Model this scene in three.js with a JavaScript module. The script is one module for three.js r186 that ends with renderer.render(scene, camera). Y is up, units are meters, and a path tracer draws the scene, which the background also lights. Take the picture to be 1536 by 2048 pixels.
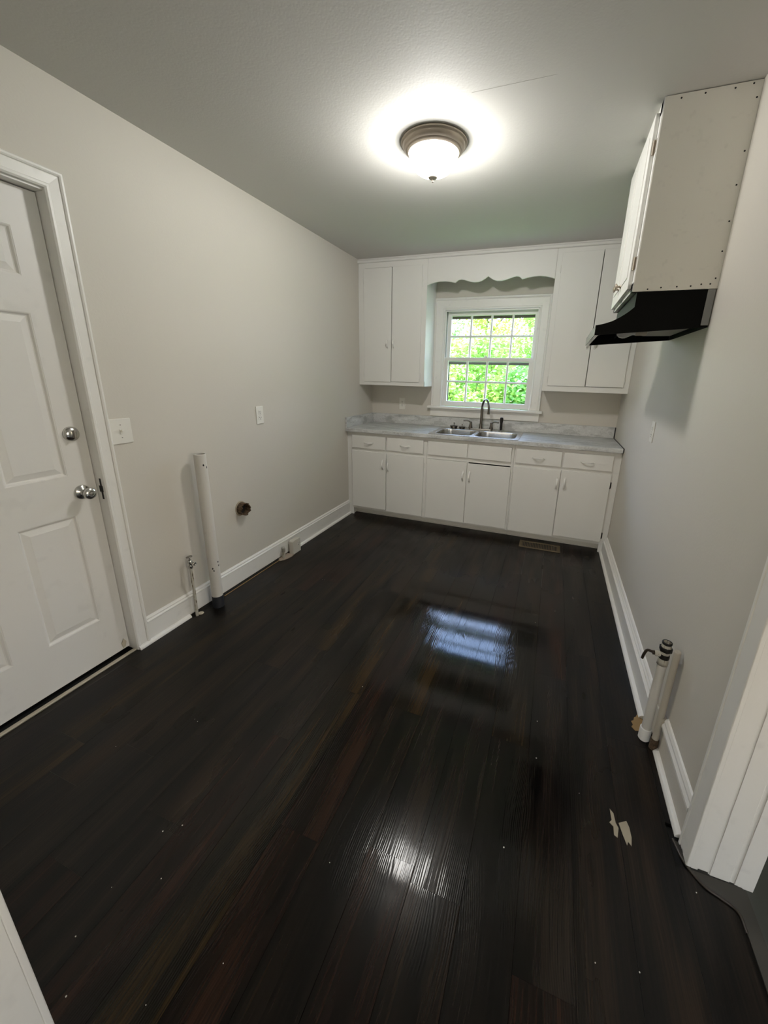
import * as THREE from 'three';
import { RoundedBoxGeometry } from 'three/addons/geometries/RoundedBoxGeometry.js';
import { mergeGeometries } from 'three/addons/utils/BufferGeometryUtils.js';

// ------------------------------------------------------------------ camera, sky, sun, exposure
const scene = new THREE.Scene();
const renderer = new THREE.WebGLRenderer({ antialias: true });
renderer.toneMapping = THREE.LinearToneMapping;
renderer.toneMappingExposure = 1.0;
renderer.shadowMap.enabled = true;

const FOCAL = 775.55;                                   // pixels, for a frame 2048 high
const camera = new THREE.PerspectiveCamera(2 * Math.atan(1024 / FOCAL) * 180 / Math.PI, 1536 / 2048, 0.02, 200);
camera.position.set(1.9197, 1.4300, 4.0475);
camera.rotation.set(-0.28508, 0.34659, 0.02602, 'YXZ');
camera.setViewOffset(1536, 2048, -48.7, 46.3, 1536, 2048);

const SKY_LEVEL = 2.6, SUN_LEVEL = 13.0, LAMP_LEVEL = 2.9;

// value noise that repeats after px, py cells
function hash(x, y, s) {
  let h = Math.imul(x | 0, 374761393) ^ Math.imul(y | 0, 668265263) ^ Math.imul(s | 0, 2147483647 - 1640531);
  h = Math.imul(h ^ (h >>> 13), 1274126177); h ^= h >>> 16;
  return (h >>> 0) / 4294967296;
}
function vnoise(x, y, px, py, s) {
  const x0 = Math.floor(x), y0 = Math.floor(y); let fx = x - x0, fy = y - y0;
  fx = fx * fx * (3 - 2 * fx); fy = fy * fy * (3 - 2 * fy);
  const m = (a, b) => ((a % b) + b) % b;
  const xa = m(x0, px), xb = m(x0 + 1, px), ya = m(y0, py), yb = m(y0 + 1, py);
  const a = hash(xa, ya, s), b = hash(xb, ya, s), c = hash(xa, yb, s), d = hash(xb, yb, s);
  return a + (b - a) * fx + (c - a) * fy + (a - b - c + d) * fx * fy;
}
function rng(seed) { let s = seed >>> 0; return () => { s = (s + 0x6d2b79f5) >>> 0; let t = Math.imul(s ^ (s >>> 15), 1 | s); t = (t + Math.imul(t ^ (t >>> 7), 61 | t)) ^ t; return ((t ^ (t >>> 14)) >>> 0) / 4294967296; }; }

{ // bright, thinly clouded blue sky
  const w = 256, h = 128, data = new Float32Array(w * h * 4);
  for (let j = 0; j < h; j++) for (let i = 0; i < w; i++) {
    const up = Math.sin((j + 0.5) / h * Math.PI - Math.PI / 2), t = Math.min(1, Math.max(0, up) / 0.6);
    const n = 0.6 * vnoise(i / 16, j / 8, 16, 64, 3) + 0.4 * vnoise(i / 6.4, j / 4, 40, 64, 4);
    const cl = Math.min(1, Math.max(0, (n - 0.42) * 3.2)) * 0.35;
    const blue = [3.4 - 1.4 * t, 3.6 - 0.4 * t, 3.8 + 1.9 * t], white = [4.2, 4.3, 4.5];
    for (let c = 0; c < 3; c++) data[(j * w + i) * 4 + c] = (up < 0 ? [0.5, 0.6, 0.4][c] : blue[c] + (white[c] - blue[c]) * cl);
    data[(j * w + i) * 4 + 3] = 1;
  }
  const sky = new THREE.DataTexture(data, w, h, THREE.RGBAFormat, THREE.FloatType);
  sky.mapping = THREE.EquirectangularReflectionMapping; sky.magFilter = THREE.LinearFilter; sky.wrapS = THREE.RepeatWrapping; sky.needsUpdate = true;
  scene.background = sky; scene.backgroundIntensity = SKY_LEVEL;
}
const sun = new THREE.DirectionalLight(new THREE.Color().setRGB(1, 0.95, 0.84), SUN_LEVEL);
sun.name = 'sun_light';
sun.position.set(-9, 16, -1.5); sun.target.position.set(0, 0, -6); sun.castShadow = true;
Object.assign(sun.shadow.camera, { left: -22, right: 22, top: 22, bottom: -22, near: 1, far: 60 });
scene.add(sun, sun.target);

// ------------------------------------------------------------------ helpers
const W = 2.484, H = 2.477;                              // kitchen: x 0..W, back wall at z = 0
const origin = new WeakMap(), used = new Map();
function numbered(n) { const k = (used.get(n) ?? -1) + 1; used.set(n, k); return k ? n + '_' + String(k).padStart(3, '0') : n; }
function tag(o, label, category, group, kind) {
  if (label) o.userData.label = label; if (category) o.userData.category = category;
  if (group) o.userData.group = group; if (kind) o.userData.kind = kind; return o;
}
function thing(name, label, category, [x, y, z], group) {
  const g = new THREE.Group(); g.name = numbered(name); g.position.set(x, y, z); scene.add(g); origin.set(g, [x, y, z]);
  return tag(g, label, category, group);
}
function setting(name, [x, y, z] = [0, 0, 0]) { const g = thing(name, null, null, [x, y, z]); g.userData.kind = 'structure'; return g; }
function uvm(g) {                                         // uv in metres from the dominant normal axis
  if (g.index) g = g.toNonIndexed();
  const p = g.attributes.position, n = g.attributes.normal, uv = new Float32Array(p.count * 2);
  for (let i = 0; i < p.count; i++) {
    const a = Math.abs(n.getX(i)), b = Math.abs(n.getY(i)), c = Math.abs(n.getZ(i));
    if (a >= b && a >= c) { uv[2 * i] = p.getZ(i); uv[2 * i + 1] = p.getY(i); } else if (b >= c) { uv[2 * i] = p.getX(i); uv[2 * i + 1] = p.getZ(i); } else { uv[2 * i] = p.getX(i); uv[2 * i + 1] = p.getY(i); }
  }
  g.setAttribute('uv', new THREE.BufferAttribute(uv, 2)); return g;
}
function merge(list) { list = (Array.isArray(list) ? list : [list]).map((g) => uvm(g)); for (const g of list) for (const k of Object.keys(g.attributes)) if (!['position', 'normal', 'uv'].includes(k)) g.deleteAttribute(k); return list.length === 1 ? list[0] : mergeGeometries(list); }
function part(name, geos, mat, parent = null, label) {    // geometry is given in world coordinates
  const g = merge(geos), o = origin.get(parent) ?? [0, 0, 0];
  if (parent) g.translate(-o[0], -o[1], -o[2]);
  const m = new THREE.Mesh(g, mat); m.name = parent ? name : numbered(name); m.castShadow = m.receiveShadow = true;
  origin.set(m, o); (parent ?? scene).add(m); if (label) m.userData.label = label; return m;
}
function struct(name, geos, mat) { const m = part(name, geos, mat); m.userData.kind = 'structure'; return m; }
function bx(x0, x1, y0, y1, z0, z1, r = 0.0015) {
  const w = Math.abs(x1 - x0), h = Math.abs(y1 - y0), d = Math.abs(z1 - z0);
  const g = r > 0 ? new RoundedBoxGeometry(w, h, d, 1, Math.min(r, w / 2.1, h / 2.1, d / 2.1)) : new THREE.BoxGeometry(w, h, d);
  return g.translate((x0 + x1) / 2, (y0 + y1) / 2, (z0 + z1) / 2);
}
function lathe(pts, seg = 32) { return new THREE.LatheGeometry(pts.map(([r, y]) => new THREE.Vector2(r, y)), seg); }
function cyl(r, h, seg = 20, r2 = r) { return lathe([[0.0001, -h / 2], [r, -h / 2], [r, -h / 2 + 0.0002], [r2, h / 2 - 0.0002], [r2, h / 2], [0.0001, h / 2]], seg); }
function tube(pts, r, seg = 24, rad = 10) { return new THREE.TubeGeometry(new THREE.CatmullRomCurve3(pts.map((p) => new THREE.Vector3(...p))), seg, r, rad, false); }
function poly(pts) { const s = new THREE.Shape(); pts.forEach(([x, y], i) => (i ? s.lineTo(x, y) : s.moveTo(x, y))); s.closePath(); return s; }
function ext(shape, depth, bevel = 0, steps = 1) {
  return new THREE.ExtrudeGeometry(shape, { depth, steps, bevelEnabled: bevel > 0, bevelSize: bevel, bevelThickness: bevel, bevelSegments: 2, curveSegments: 16 });
}
// triangles from quads given as rings of equal length; flat normals
function loft(rings, closed = true, flipped = false) {
  const v = [];
  const push = (a, b, c) => v.push(...(flipped ? [...a, ...c, ...b] : [...a, ...b, ...c]));
  for (let i = 0; i + 1 < rings.length; i++) {
    const A = rings[i], B = rings[i + 1], n = A.length;
    for (let j = 0; j < (closed ? n : n - 1); j++) { const k = (j + 1) % n; push(A[j], A[k], B[k]); push(A[j], B[k], B[j]); }
  }
  const g = new THREE.BufferGeometry(); g.setAttribute('position', new THREE.Float32BufferAttribute(v, 3)); g.computeVertexNormals(); return g;
}
function cap(ring, flipped = false) {
  const v = [], c = [0, 1, 2].map((k) => ring.reduce((s, p) => s + p[k], 0) / ring.length);
  ring.forEach((p, i) => { const q = ring[(i + 1) % ring.length]; v.push(...c, ...(flipped ? q : p), ...(flipped ? p : q)); });
  const g = new THREE.BufferGeometry(); g.setAttribute('position', new THREE.Float32BufferAttribute(v, 3)); g.computeVertexNormals(); return g;
}
// closed profile (u, v) extruded along one axis: map(u, v, t) -> point
function run(profile, map, t0, t1) { const a = profile.map(([u, v]) => map(u, v, t0)), b = profile.map(([u, v]) => map(u, v, t1)); return [loft([a, b]), cap(a, true), cap(b)]; }

// ------------------------------------------------------------------ textures
function dataTex(w, h, fn, srgb) {
  const d = new Uint8Array(w * h * 4);
  for (let j = 0; j < h; j++) for (let i = 0; i < w; i++) { const c = fn(i, j), o = (j * w + i) * 4; for (let k = 0; k < 3; k++) d[o + k] = Math.max(0, Math.min(255, Math.round((c.length ? c[k] : c) * 255))); d[o + 3] = 255; }
  const t = new THREE.DataTexture(d, w, h, THREE.RGBAFormat); t.wrapS = t.wrapT = THREE.RepeatWrapping; t.magFilter = THREE.LinearFilter;
  if (srgb) t.colorSpace = THREE.SRGBColorSpace; t.needsUpdate = true; return t;
}
function scaled(t, sx, sy) { const c = t.clone(); c.repeat.set(1 / sx, 1 / sy); c.needsUpdate = true; return c; }
const peel = dataTex(256, 256, (i, j) => 0.5 * vnoise(i / 4, j / 4, 64, 64, 11) + 0.3 * vnoise(i / 8, j / 8, 32, 32, 12) + 0.2 * vnoise(i / 2, j / 2, 128, 128, 13));
const brushed = dataTex(256, 256, (i, j) => 0.6 * vnoise(i / 2, j / 64, 128, 4, 14) + 0.4 * vnoise(i / 5, j / 128, 51, 2, 15));
const dirtMap = dataTex(256, 256, (i, j) => { const n = 0.6 * vnoise(i / 16, j / 16, 16, 16, 21) + 0.4 * vnoise(i / 5, j / 5, 51, 51, 22); const k = 1 - Math.max(0, n - 0.72) * 2.2; const q = 1 - (1 - k) * 0.07; return [q, q * 0.996, q * 0.988]; }, true);
const flaked = dataTex(256, 256, (i, j) => { const n = 0.55 * vnoise(i / 9, j / 16, 28, 16, 31) + 0.45 * vnoise(i / 4, j / 6, 64, 42, 32); return n > 0.74 ? [0.42, 0.36, 0.28] : n > 0.62 ? [0.74, 0.71, 0.64] : [0.86, 0.85, 0.82]; }, true);
const rusty = dataTex(128, 128, (i, j) => { const n = 0.6 * vnoise(i / 10, j / 10, 12, 12, 41) + 0.4 * vnoise(i / 4, j / 4, 32, 32, 42); return [0.18 + 0.4 * n, 0.145 + 0.35 * n, 0.115 + 0.28 * n]; }, true);

function std(rgb, rough = 0.6, o = {}) { const m = new THREE.MeshPhysicalMaterial({ roughness: rough, ...o }); m.color.setRGB(...rgb); return m; }
const peelWall = scaled(peel, 0.35, 0.35), peelTrim = scaled(peel, 0.25, 0.25);
const M = {
  wall: std([0.63, 0.595, 0.53], 0.65, { bumpMap: peelWall, bumpScale: 0.00025 }),
  ceiling: std([0.62, 0.605, 0.57], 0.75, { bumpMap: peelWall, bumpScale: 0.0003 }),
  trim: std([0.82, 0.81, 0.785], 0.38, { bumpMap: peelTrim, bumpScale: 0.0001, map: scaled(dirtMap, 0.9, 0.9) }),
  cabinet: std([0.8, 0.79, 0.755], 0.42, { bumpMap: peelTrim, bumpScale: 0.0001 }),
  door: std([0.8, 0.79, 0.77], 0.45, { bumpMap: peelTrim, bumpScale: 0.0001, map: scaled(dirtMap, 1.3, 1.3) }),
  shadowGap: std([0.02, 0.018, 0.015], 0.9),  // near-black colour standing in for shade in narrow gaps
  toe: std([0.74, 0.725, 0.68], 0.7, { map: scaled(dirtMap, 0.3, 0.3) }),
  plastic: std([0.78, 0.76, 0.7], 0.35),
  slot: std([0.02, 0.02, 0.02], 0.6),
  chrome: std([0.62, 0.61, 0.58], 0.18, { metalness: 1 }),
  satin: std([0.36, 0.34, 0.31], 0.3, { metalness: 1 }),
  darkNickel: std([0.15, 0.135, 0.12], 0.32, { metalness: 1 }),
  steel: std([0.58, 0.56, 0.52], 0.26, { metalness: 1, bumpMap: scaled(brushed, 0.2, 0.2), bumpScale: 0.0001 }),
  bronze: std([0.42, 0.36, 0.29], 0.4, { metalness: 0.6 }),
  blackEnamel: std([0.003, 0.003, 0.003], 0.45, { specularIntensity: 0.12 }),
  blackIron: std([0.012, 0.011, 0.01], 0.5, { metalness: 0.4 }),
  filter: std([0.34, 0.33, 0.3], 0.5, { metalness: 0.6 }),
  flakedPipe: std([0.72, 0.7, 0.66], 0.55, { map: scaled(flaked, 0.25, 0.4) }),
  whitePipe: std([0.64, 0.62, 0.58], 0.5, { map: scaled(dirtMap, 0.18, 0.3) }),
  beigePipe: std([0.5, 0.46, 0.39], 0.6, { map: scaled(dirtMap, 0.2, 0.2) }),
  rubber: std([0.02, 0.022, 0.028], 0.5),
  brass: std([0.4, 0.3, 0.16], 0.4, { metalness: 0.9 }),
  rust: std([0.75, 0.68, 0.6], 0.9, { map: scaled(rusty, 0.08, 0.08) }),
  rawWood: std([0.3, 0.19, 0.08], 0.8), paleWood: std([0.6, 0.54, 0.43], 0.75),
  mortar: std([0.42, 0.34, 0.28], 0.95, { map: scaled(dirtMap, 0.1, 0.1), bumpMap: scaled(peel, 0.06, 0.06), bumpScale: 0.002 }),
  chip: std([0.36, 0.31, 0.23], 0.85, { map: scaled(dirtMap, 0.05, 0.05) }), fleck: std([0.7, 0.66, 0.58], 0.8),
  tan: std([0.16, 0.12, 0.07], 0.5, { metalness: 0.3 }),
  addedWarmGlass: std([1, 0.9, 0.76], 0.0, { transmission: 1, thickness: 0, ior: 1.5 }),  // warm tint added to offset blue daylight from the unseen windows
  glass: std([1, 1, 1], 0.0, { transmission: 1, thickness: 0, ior: 1.5 }),
  storm: std([0.1, 0.085, 0.065], 0.6),
  bark: std([0.3, 0.22, 0.16], 0.95, { map: scaled(rusty, 0.3, 0.6) }),
  lawn: std([0.16, 0.3, 0.05], 0.95, { map: scaled(dirtMap, 0.8, 0.8) }),
  greyFloor: std([0.075, 0.078, 0.068], 0.55, { map: scaled(dirtMap, 0.6, 0.6) }),
  greyStrip: std([0.06, 0.055, 0.047], 0.7, { map: scaled(dirtMap, 0.15, 0.15) }),
  glow: std([0.9, 0.9, 0.88], 0.3, { emissive: new THREE.Color().setRGB(1, 0.985, 0.95), emissiveIntensity: 20 }),
};

// ------------------------------------------------------------------ the setting
const TOP = 2.6;
// floor: dark-stained boards 150 mm wide
{
  const TW = 1024, TH = 2048, LW = 0.6, LH = 2.4;         // one sheet covers four boards
  const height = new Float32Array(TW * TH), tone = new Float32Array(TW * TH);
  for (let j = 0; j < TH; j++) for (let i = 0; i < TW; i++) {
    const lane = Math.floor(i / 256), xm = (i % 256) / 256 - 0.5, zm = j / TH;
    const wob = vnoise(zm * 6, lane * 3.1, 6, 64, 51 + lane) - 0.5, c0 = (hash(lane, 7, 5) - 0.5) * 0.7 + wob * 0.5;
    const r = Math.sqrt((xm - c0) * (xm - c0) + 0.02) * 26 + 3.2 * vnoise(zm * 10, xm * 3 + lane * 9, 10, 64, 60 + lane);
    const ring = 0.5 + 0.5 * Math.sin(r * 6.283);
    const fib = 0.55 * vnoise(i / 2.5, j / 90, 410, 23, 70) + 0.45 * vnoise(i / 7, j / 200, 146, 10, 71);
    height[j * TW + i] = 0.5 * ring * (0.4 + 0.6 * vnoise(i / 40, j / 200, 26, 10, 73)) + 0.5 * fib;
    tone[j * TW + i] = 0.55 * vnoise(i / 64, j / 256, 16, 8, 81) + 0.25 * vnoise(i / 8, j / 128, 128, 16, 82) + 0.2 * fib;
  }
  const colour = (a, b) => dataTex(TW, TH, (i, j) => {
    const t = tone[j * TW + i], h = height[j * TW + i], k = Math.min(1, Math.max(0, (t - 0.3) * 2.2)), g = 0.75 + 0.5 * h;
    return [0, 1, 2].map((c) => (a[c] + (b[c] - a[c]) * k) * g);
  }, true);
  const maps = [colour([0.045, 0.036, 0.029], [0.165, 0.122, 0.086]), colour([0.05, 0.042, 0.036], [0.15, 0.12, 0.096]), colour([0.045, 0.035, 0.024], [0.2, 0.145, 0.072]), colour([0.05, 0.035, 0.029], [0.18, 0.112, 0.08])];
  const bump = dataTex(TW, TH, (i, j) => height[j * TW + i]);
  // worn varnish over the whole floor, on its own uv set in room metres: still glossy along the middle, dull elsewhere
  const gloss = dataTex(512, 1024, (i, j) => {
    const x = i / 512 * 2.7, z = j / 1024 * 5, wob = 0.35 * (vnoise(z * 2.2, 3, 64, 8, 94) - 0.5);
    const n = 0.5 * vnoise(i / 40, j / 60, 64, 64, 91) + 0.3 * vnoise(i / 14, j / 22, 64, 64, 92) + 0.2 * vnoise(i / 4, j / 30, 128, 64, 93);
    const side = Math.min(1, Math.max(0, (Math.abs(x - 1.47 - wob) - 0.14 - 0.45 * n) / 0.4)), end = Math.min(1, Math.max(0, (1.75 - z) / 0.5));
    const dull = Math.max(side * side * (3 - 2 * side), end);
    return [0, 0.04 + 0.055 * n + dull * (0.14 + 0.3 * n), 0];
  });
  gloss.channel = 1;
  const mats = maps.map((m) => { const q = std([1, 1, 1], 1, { map: scaled(m, LW, LH), bumpMap: scaled(bump, LW, LH), bumpScale: 0.00019, roughnessMap: gloss }); q.ior = 1.5; q.specularIntensity = 0.62; return q; });
  const floor = struct('floor', bx(-0.2, 5.55, -0.2, -0.0125, -0.14, 7.15, 0), std([0.01, 0.009, 0.008], 0.9));
  const rnd = rng(20), cache = new Map();
  const plank = (w, len, v) => {                           // eased top edges; four variants of where the grain is taken from
    const key = [w.toFixed(3), len.toFixed(2), v].join();
    if (!cache.has(key)) {
      const e = 0.0005, prof = [[0.0002, -0.012], [w - 0.0002, -0.012], [w - 0.0002, -e], [w - 0.0002 - e, 0], [0.0002 + e, 0], [0.0002, -e]];
      const g = mergeGeometries(run(prof, (u, q, t) => [u, q, -t], 0.0002, len - 0.0002).map((x) => uvm(x)));
      const uv = g.attributes.uv, off = v * 0.15;
      for (let i = 0; i < uv.count; i++) uv.setXY(i, uv.getX(i) + off, uv.getY(i) + v * 0.83 + len * 0.37);
      cache.set(key, g);
    }
    return cache.get(key);
  };
  const edges = [0.001]; for (let k = -8; k <= 8; k++) edges.push(1.2415 + k * 0.15); edges.push(2.583);
  for (let c = 0; c + 1 < edges.length; c++) {
    let w = edges[c + 1] - edges[c]; if (w < 0.02) continue;
    let z = 0.44 + rnd() * 0.2 - 0.9;
    while (z < 4.9) {
      const len = [0.9, 1.1, 1.2, 1.4][Math.floor(rnd() * 4)]; let a = Math.max(z, 0.44), b = Math.min(z + len, 4.9); z += len;
      let x0 = edges[c], ww = w;
      const v = Math.floor(rnd() * 4), mi = Math.floor(rnd() * 4), dy = (rnd() - 0.5) * 0.00025;
      if (edges[c + 1] > W) { if (b < 2.98) ww = W - x0; else if (a < 2.98) a = 2.985; }
      if (b - a < 0.05 || ww < 0.02) continue;
      const g = plank(ww, Math.round((b - a) * 100) / 100, v).clone(), gp = g.attributes.position, uv1 = new Float32Array(gp.count * 2);
      for (let k = 0; k < gp.count; k++) { uv1[2 * k] = (x0 + gp.getX(k)) / 2.7; uv1[2 * k + 1] = (b + gp.getZ(k)) / 5; }
      g.setAttribute('uv1', new THREE.BufferAttribute(uv1, 2));
      const m = new THREE.Mesh(g, mats[mi]);
      m.name = 'plank'; m.position.set(x0, dy, b); m.castShadow = m.receiveShadow = true; floor.add(m);
    }
  }
}
struct('floor_living', bx(2.586, 5.4, -0.0125, -0.001, 0.02, 6.98, 0), M.greyFloor);
struct('floor_living', bx(0.02, 2.584, -0.0125, -0.001, 4.92, 6.98, 0), M.greyFloor);
struct('ceiling', bx(-0.2, 5.55, H, TOP, -0.14, 7.15, 0), M.ceiling);
struct('unseen_roof', bx(-0.6, 5.95, TOP, TOP + 0.2, -0.6, 7.6, 0.01), std([0.12, 0.11, 0.1], 0.9));  // out of view; overhang keeps sun and high sky off the windows
// walls, each a closed solid with real openings
struct('wall_left', [bx(-0.2, -0.1, -0.1, H, -0.14, 7.15, 0), bx(-0.1, 0, -0.1, H, -0.14, 2.885, 0), bx(-0.1, 0, -0.1, H, 3.695, 7.15, 0), bx(-0.1, 0, 2.095, H, 2.885, 3.695, 0)], M.wall);  // the closed skin behind the door is added to stop light leaks
const WX0 = 0.787, WX1 = 1.71, WY0 = 1.105, WY1 = 2.07;    // rough window opening
struct('wall_back', [bx(0, WX0, -0.3, H, -0.14, 0, 0), bx(WX1, 5.4, -0.3, H, -0.14, 0, 0), bx(WX0, WX1, -0.3, WY0, -0.14, 0, 0), bx(WX0, WX1, WY1, H, -0.14, 0, 0)], M.wall);
struct('wall_right', bx(W, 2.618, -0.1, H, 0, 2.952, 0), M.wall);
struct('wall_front', bx(0, 1.023, -0.1, H, 3.865, 3.965, 0), M.wall);
struct('unseen_wall_outer', [bx(5.4, 5.55, -0.3, H, -0.14, 3.5, 0), bx(5.4, 5.55, -0.3, H, 5.5, 7.0, 0), bx(5.4, 5.55, -0.3, 0.5, 3.5, 5.5, 0), bx(5.4, 5.55, 2.15, H, 3.5, 5.5, 0)], M.wall);  // out of view; its opening lets daylight reach the door and front jamb
struct('unseen_wall_rear', [bx(0, 1.2, -0.3, H, 7.0, 7.15, 0), bx(2.9, 5.4, -0.3, H, 7.0, 7.15, 0), bx(1.2, 2.9, -0.3, 0.8, 7.0, 7.15, 0), bx(1.2, 2.9, 2.1, H, 7.0, 7.15, 0)], M.wall);  // out of view; its opening lights surfaces that face the camera
{
  const w2 = setting('unseen_window_2', [5.47, 0.5, 4.5]);  // unseen window, placed to light the door and right-hand trim
  const xs = (y0, y1, z0, z1) => bx(5.44, 5.5, y0, y1, z0, z1);
  part('frame', [xs(0.5, 0.55, 3.5, 5.5), xs(2.1, 2.15, 3.5, 5.5), xs(0.5, 2.15, 3.5, 3.55), xs(0.5, 2.15, 5.45, 5.5), xs(0.5, 2.15, 4.475, 4.525)], M.trim, w2);
  const w3 = setting('unseen_window_3', [2.05, 0.8, 7.07]), zs = (x0, x1, y0, y1) => bx(x0, x1, y0, y1, 7.04, 7.1);  // unseen window, placed to light the hood cabinet side and cabinet fronts
  part('frame', [zs(1.2, 1.25, 0.8, 2.1), zs(2.85, 2.9, 0.8, 2.1), zs(1.2, 2.9, 0.8, 0.85), zs(1.2, 2.9, 2.05, 2.1), zs(2.025, 2.075, 0.8, 2.1)], M.trim, w3);
  for (const [a, b] of [[1.25, 2.025], [2.075, 2.85]]) part('pane', bx(a, b, 0.85, 2.05, 7.068, 7.072, 0), M.addedWarmGlass, w3);
  for (const [a, b] of [[3.55, 4.475], [4.525, 5.45]]) part('pane', bx(5.468, 5.472, 0.55, 2.1, a, b, 0), M.addedWarmGlass, w2);
}

// casing profile: u outward from the opening, v out of the wall
const CASING = [[0, 0], [0, 0.012], [0.006, 0.017], [0.014, 0.017], [0.018, 0.013], [0.05, 0.015], [0.0535, 0.0135], [0.055, 0.018], [0.06, 0.021], [0.066, 0.021], [0.07, 0.016], [0.07, 0]];
function casingU(a0, a1, top, bottom, P) {                 // P(a, y, v): opening from a0 to a1 (a0 < a1)
  const rings = [CASING.map(([u, v]) => P(a0 - u, bottom, v)), CASING.map(([u, v]) => P(a0 - u, top + u, v)), CASING.map(([u, v]) => P(a1 + u, top + u, v)), CASING.map(([u, v]) => P(a1 + u, bottom, v))];
  return [loft([rings[0], rings[1]]), loft([rings[1], rings[2]]), loft([rings[2], rings[3]]), cap(rings[0], true), cap(rings[3])];
}

// six-panel entrance door in the left wall
{
  const d = setting('door_1', [-0.045, 0, 3.29]);
  d.userData.label = 'white six-panel door in the left wall with chrome knob and deadbolt';
  const z0 = 2.911, z1 = 3.673, y0 = 0.014, y1 = 2.066, X = -0.045;
  const cols = [[3.015, 3.23], [3.354, 3.569]], rows = [[0.236, 0.785], [0.968, 1.627], [1.758, 1.927]];
  const s = poly([[z0, y0], [z1, y0], [z1, y1], [z0, y1]]);
  for (const c of cols) for (const r of rows) { const h = new THREE.Path(); h.moveTo(c[0], r[0]); h.lineTo(c[0], r[1]); h.lineTo(c[1], r[1]); h.lineTo(c[1], r[0]); h.closePath(); s.holes.push(h); }
  const toX = (g) => g.applyMatrix4(new THREE.Matrix4().set(0, 0, 1, 0, 0, 1, 0, 0, -1, 0, 0, 0, 0, 0, 0, 1));
  const flip = (sh) => sh; // the shape lives in (z, y); map (a, b, c) -> (c, b, a)
  const leaf = ext(flip(s), 0.035);
  { const p = leaf.attributes.position, n = leaf.attributes.normal; for (let i = 0; i < p.count; i++) { const a = p.getX(i), b = p.getY(i), c = p.getZ(i); p.setXYZ(i, X - 0.035 + c, b, a); n.setXYZ(i, n.getZ(i), n.getY(i), n.getX(i)); } const g = leaf; const ar = p.array; for (let i = 0; i < p.count; i += 3) for (let k = 0; k < 3; k++) { const q = ar[(i + 1) * 3 + k]; ar[(i + 1) * 3 + k] = ar[(i + 2) * 3 + k]; ar[(i + 2) * 3 + k] = q; const na = n.array, t = na[(i + 1) * 3 + k]; na[(i + 1) * 3 + k] = na[(i + 2) * 3 + k]; na[(i + 2) * 3 + k] = t; } void toX; void g; }
  part('door_leaf', leaf, M.door, d);
  for (const c of cols) for (const r of rows) {
    const R = (o, dx) => [[X + dx, r[0] + o, c[1] - o], [X + dx, r[0] + o, c[0] + o], [X + dx, r[1] - o, c[0] + o], [X + dx, r[1] - o, c[1] - o]];
    const rings = [R(-0.0005, -0.0005), R(0.004, -0.002), R(0.009, -0.009), R(0.013, -0.0105), R(0.034, -0.004), R(0.038, -0.0025)];
    part('door_panel', [loft(rings), cap(rings[5])], M.door, d);
  }
  const jambs = [bx(-0.1, 0.0, 0, 2.078, 2.885, 2.9085), bx(-0.1, 0.0, 0, 2.078, 3.676, 3.695), bx(-0.1, 0.0, 2.07, 2.095, 2.885, 3.695)];
  part('door_jamb', jambs, M.trim, d);
  part('door_casing', casingU(2.909, 3.676, 2.078, 0.0, (a, y, v) => [v, y, a]), M.trim, d);
  part('threshold', bx(-0.012, 0.008, 0, 0.009, 2.912, 3.672, 0.003), std([0.56, 0.5, 0.4], 0.45, { metalness: 0.5 }), d, 'pale worn metal threshold strip');
  const knob = part('door_knob', lathe([[0.0001, 0], [0.033, 0], [0.033, 0.004], [0.029, 0.009], [0.016, 0.013], [0.0125, 0.018], [0.0125, 0.032], [0.018, 0.038], [0.0255, 0.046], [0.0265, 0.055], [0.0235, 0.062], [0.013, 0.0655], [0.0125, 0.0645], [0.0001, 0.0645]], 36).rotateZ(-Math.PI / 2).translate(X, 0.883, 2.973), M.chrome, d, 'chrome door knob');
  part('lock_button', lathe([[0.0001, 0], [0.008, 0], [0.008, 0.004], [0.006, 0.006], [0.0001, 0.006]], 20).rotateZ(-Math.PI / 2).translate(X + 0.0642, 0.883, 2.973), M.satin, knob);
  const bolt = part('deadbolt', lathe([[0.0001, 0], [0.032, 0], [0.032, 0.005], [0.027, 0.013], [0.014, 0.018], [0.0001, 0.018]], 32).rotateZ(-Math.PI / 2).translate(X, 1.147, 2.968), M.chrome, d, 'round chrome deadbolt');
  part('thumb_turn', bx(X + 0.016, X + 0.034, 1.13, 1.164, 2.964, 2.972, 0.003), M.satin, bolt);
  part('strike_plate', [bx(-0.02, -0.008, 0.835, 0.935, 2.9086, 2.9092, 0), bx(-0.028, -0.004, 0.87, 0.9, 2.9087, 2.9096, 0)], M.blackIron, d, 'dark worn strike plate');
  part('corner_scrap', ext(poly([[0, 0], [0.012, 0.004], [0.02, 0.03], [0.008, 0.052], [-0.004, 0.03]]), 0.003).rotateY(Math.PI / 2).translate(X + 0.002, 0.022, 2.944), M.paleWood, d, 'torn pale scrap at the bottom corner');
}

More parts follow.
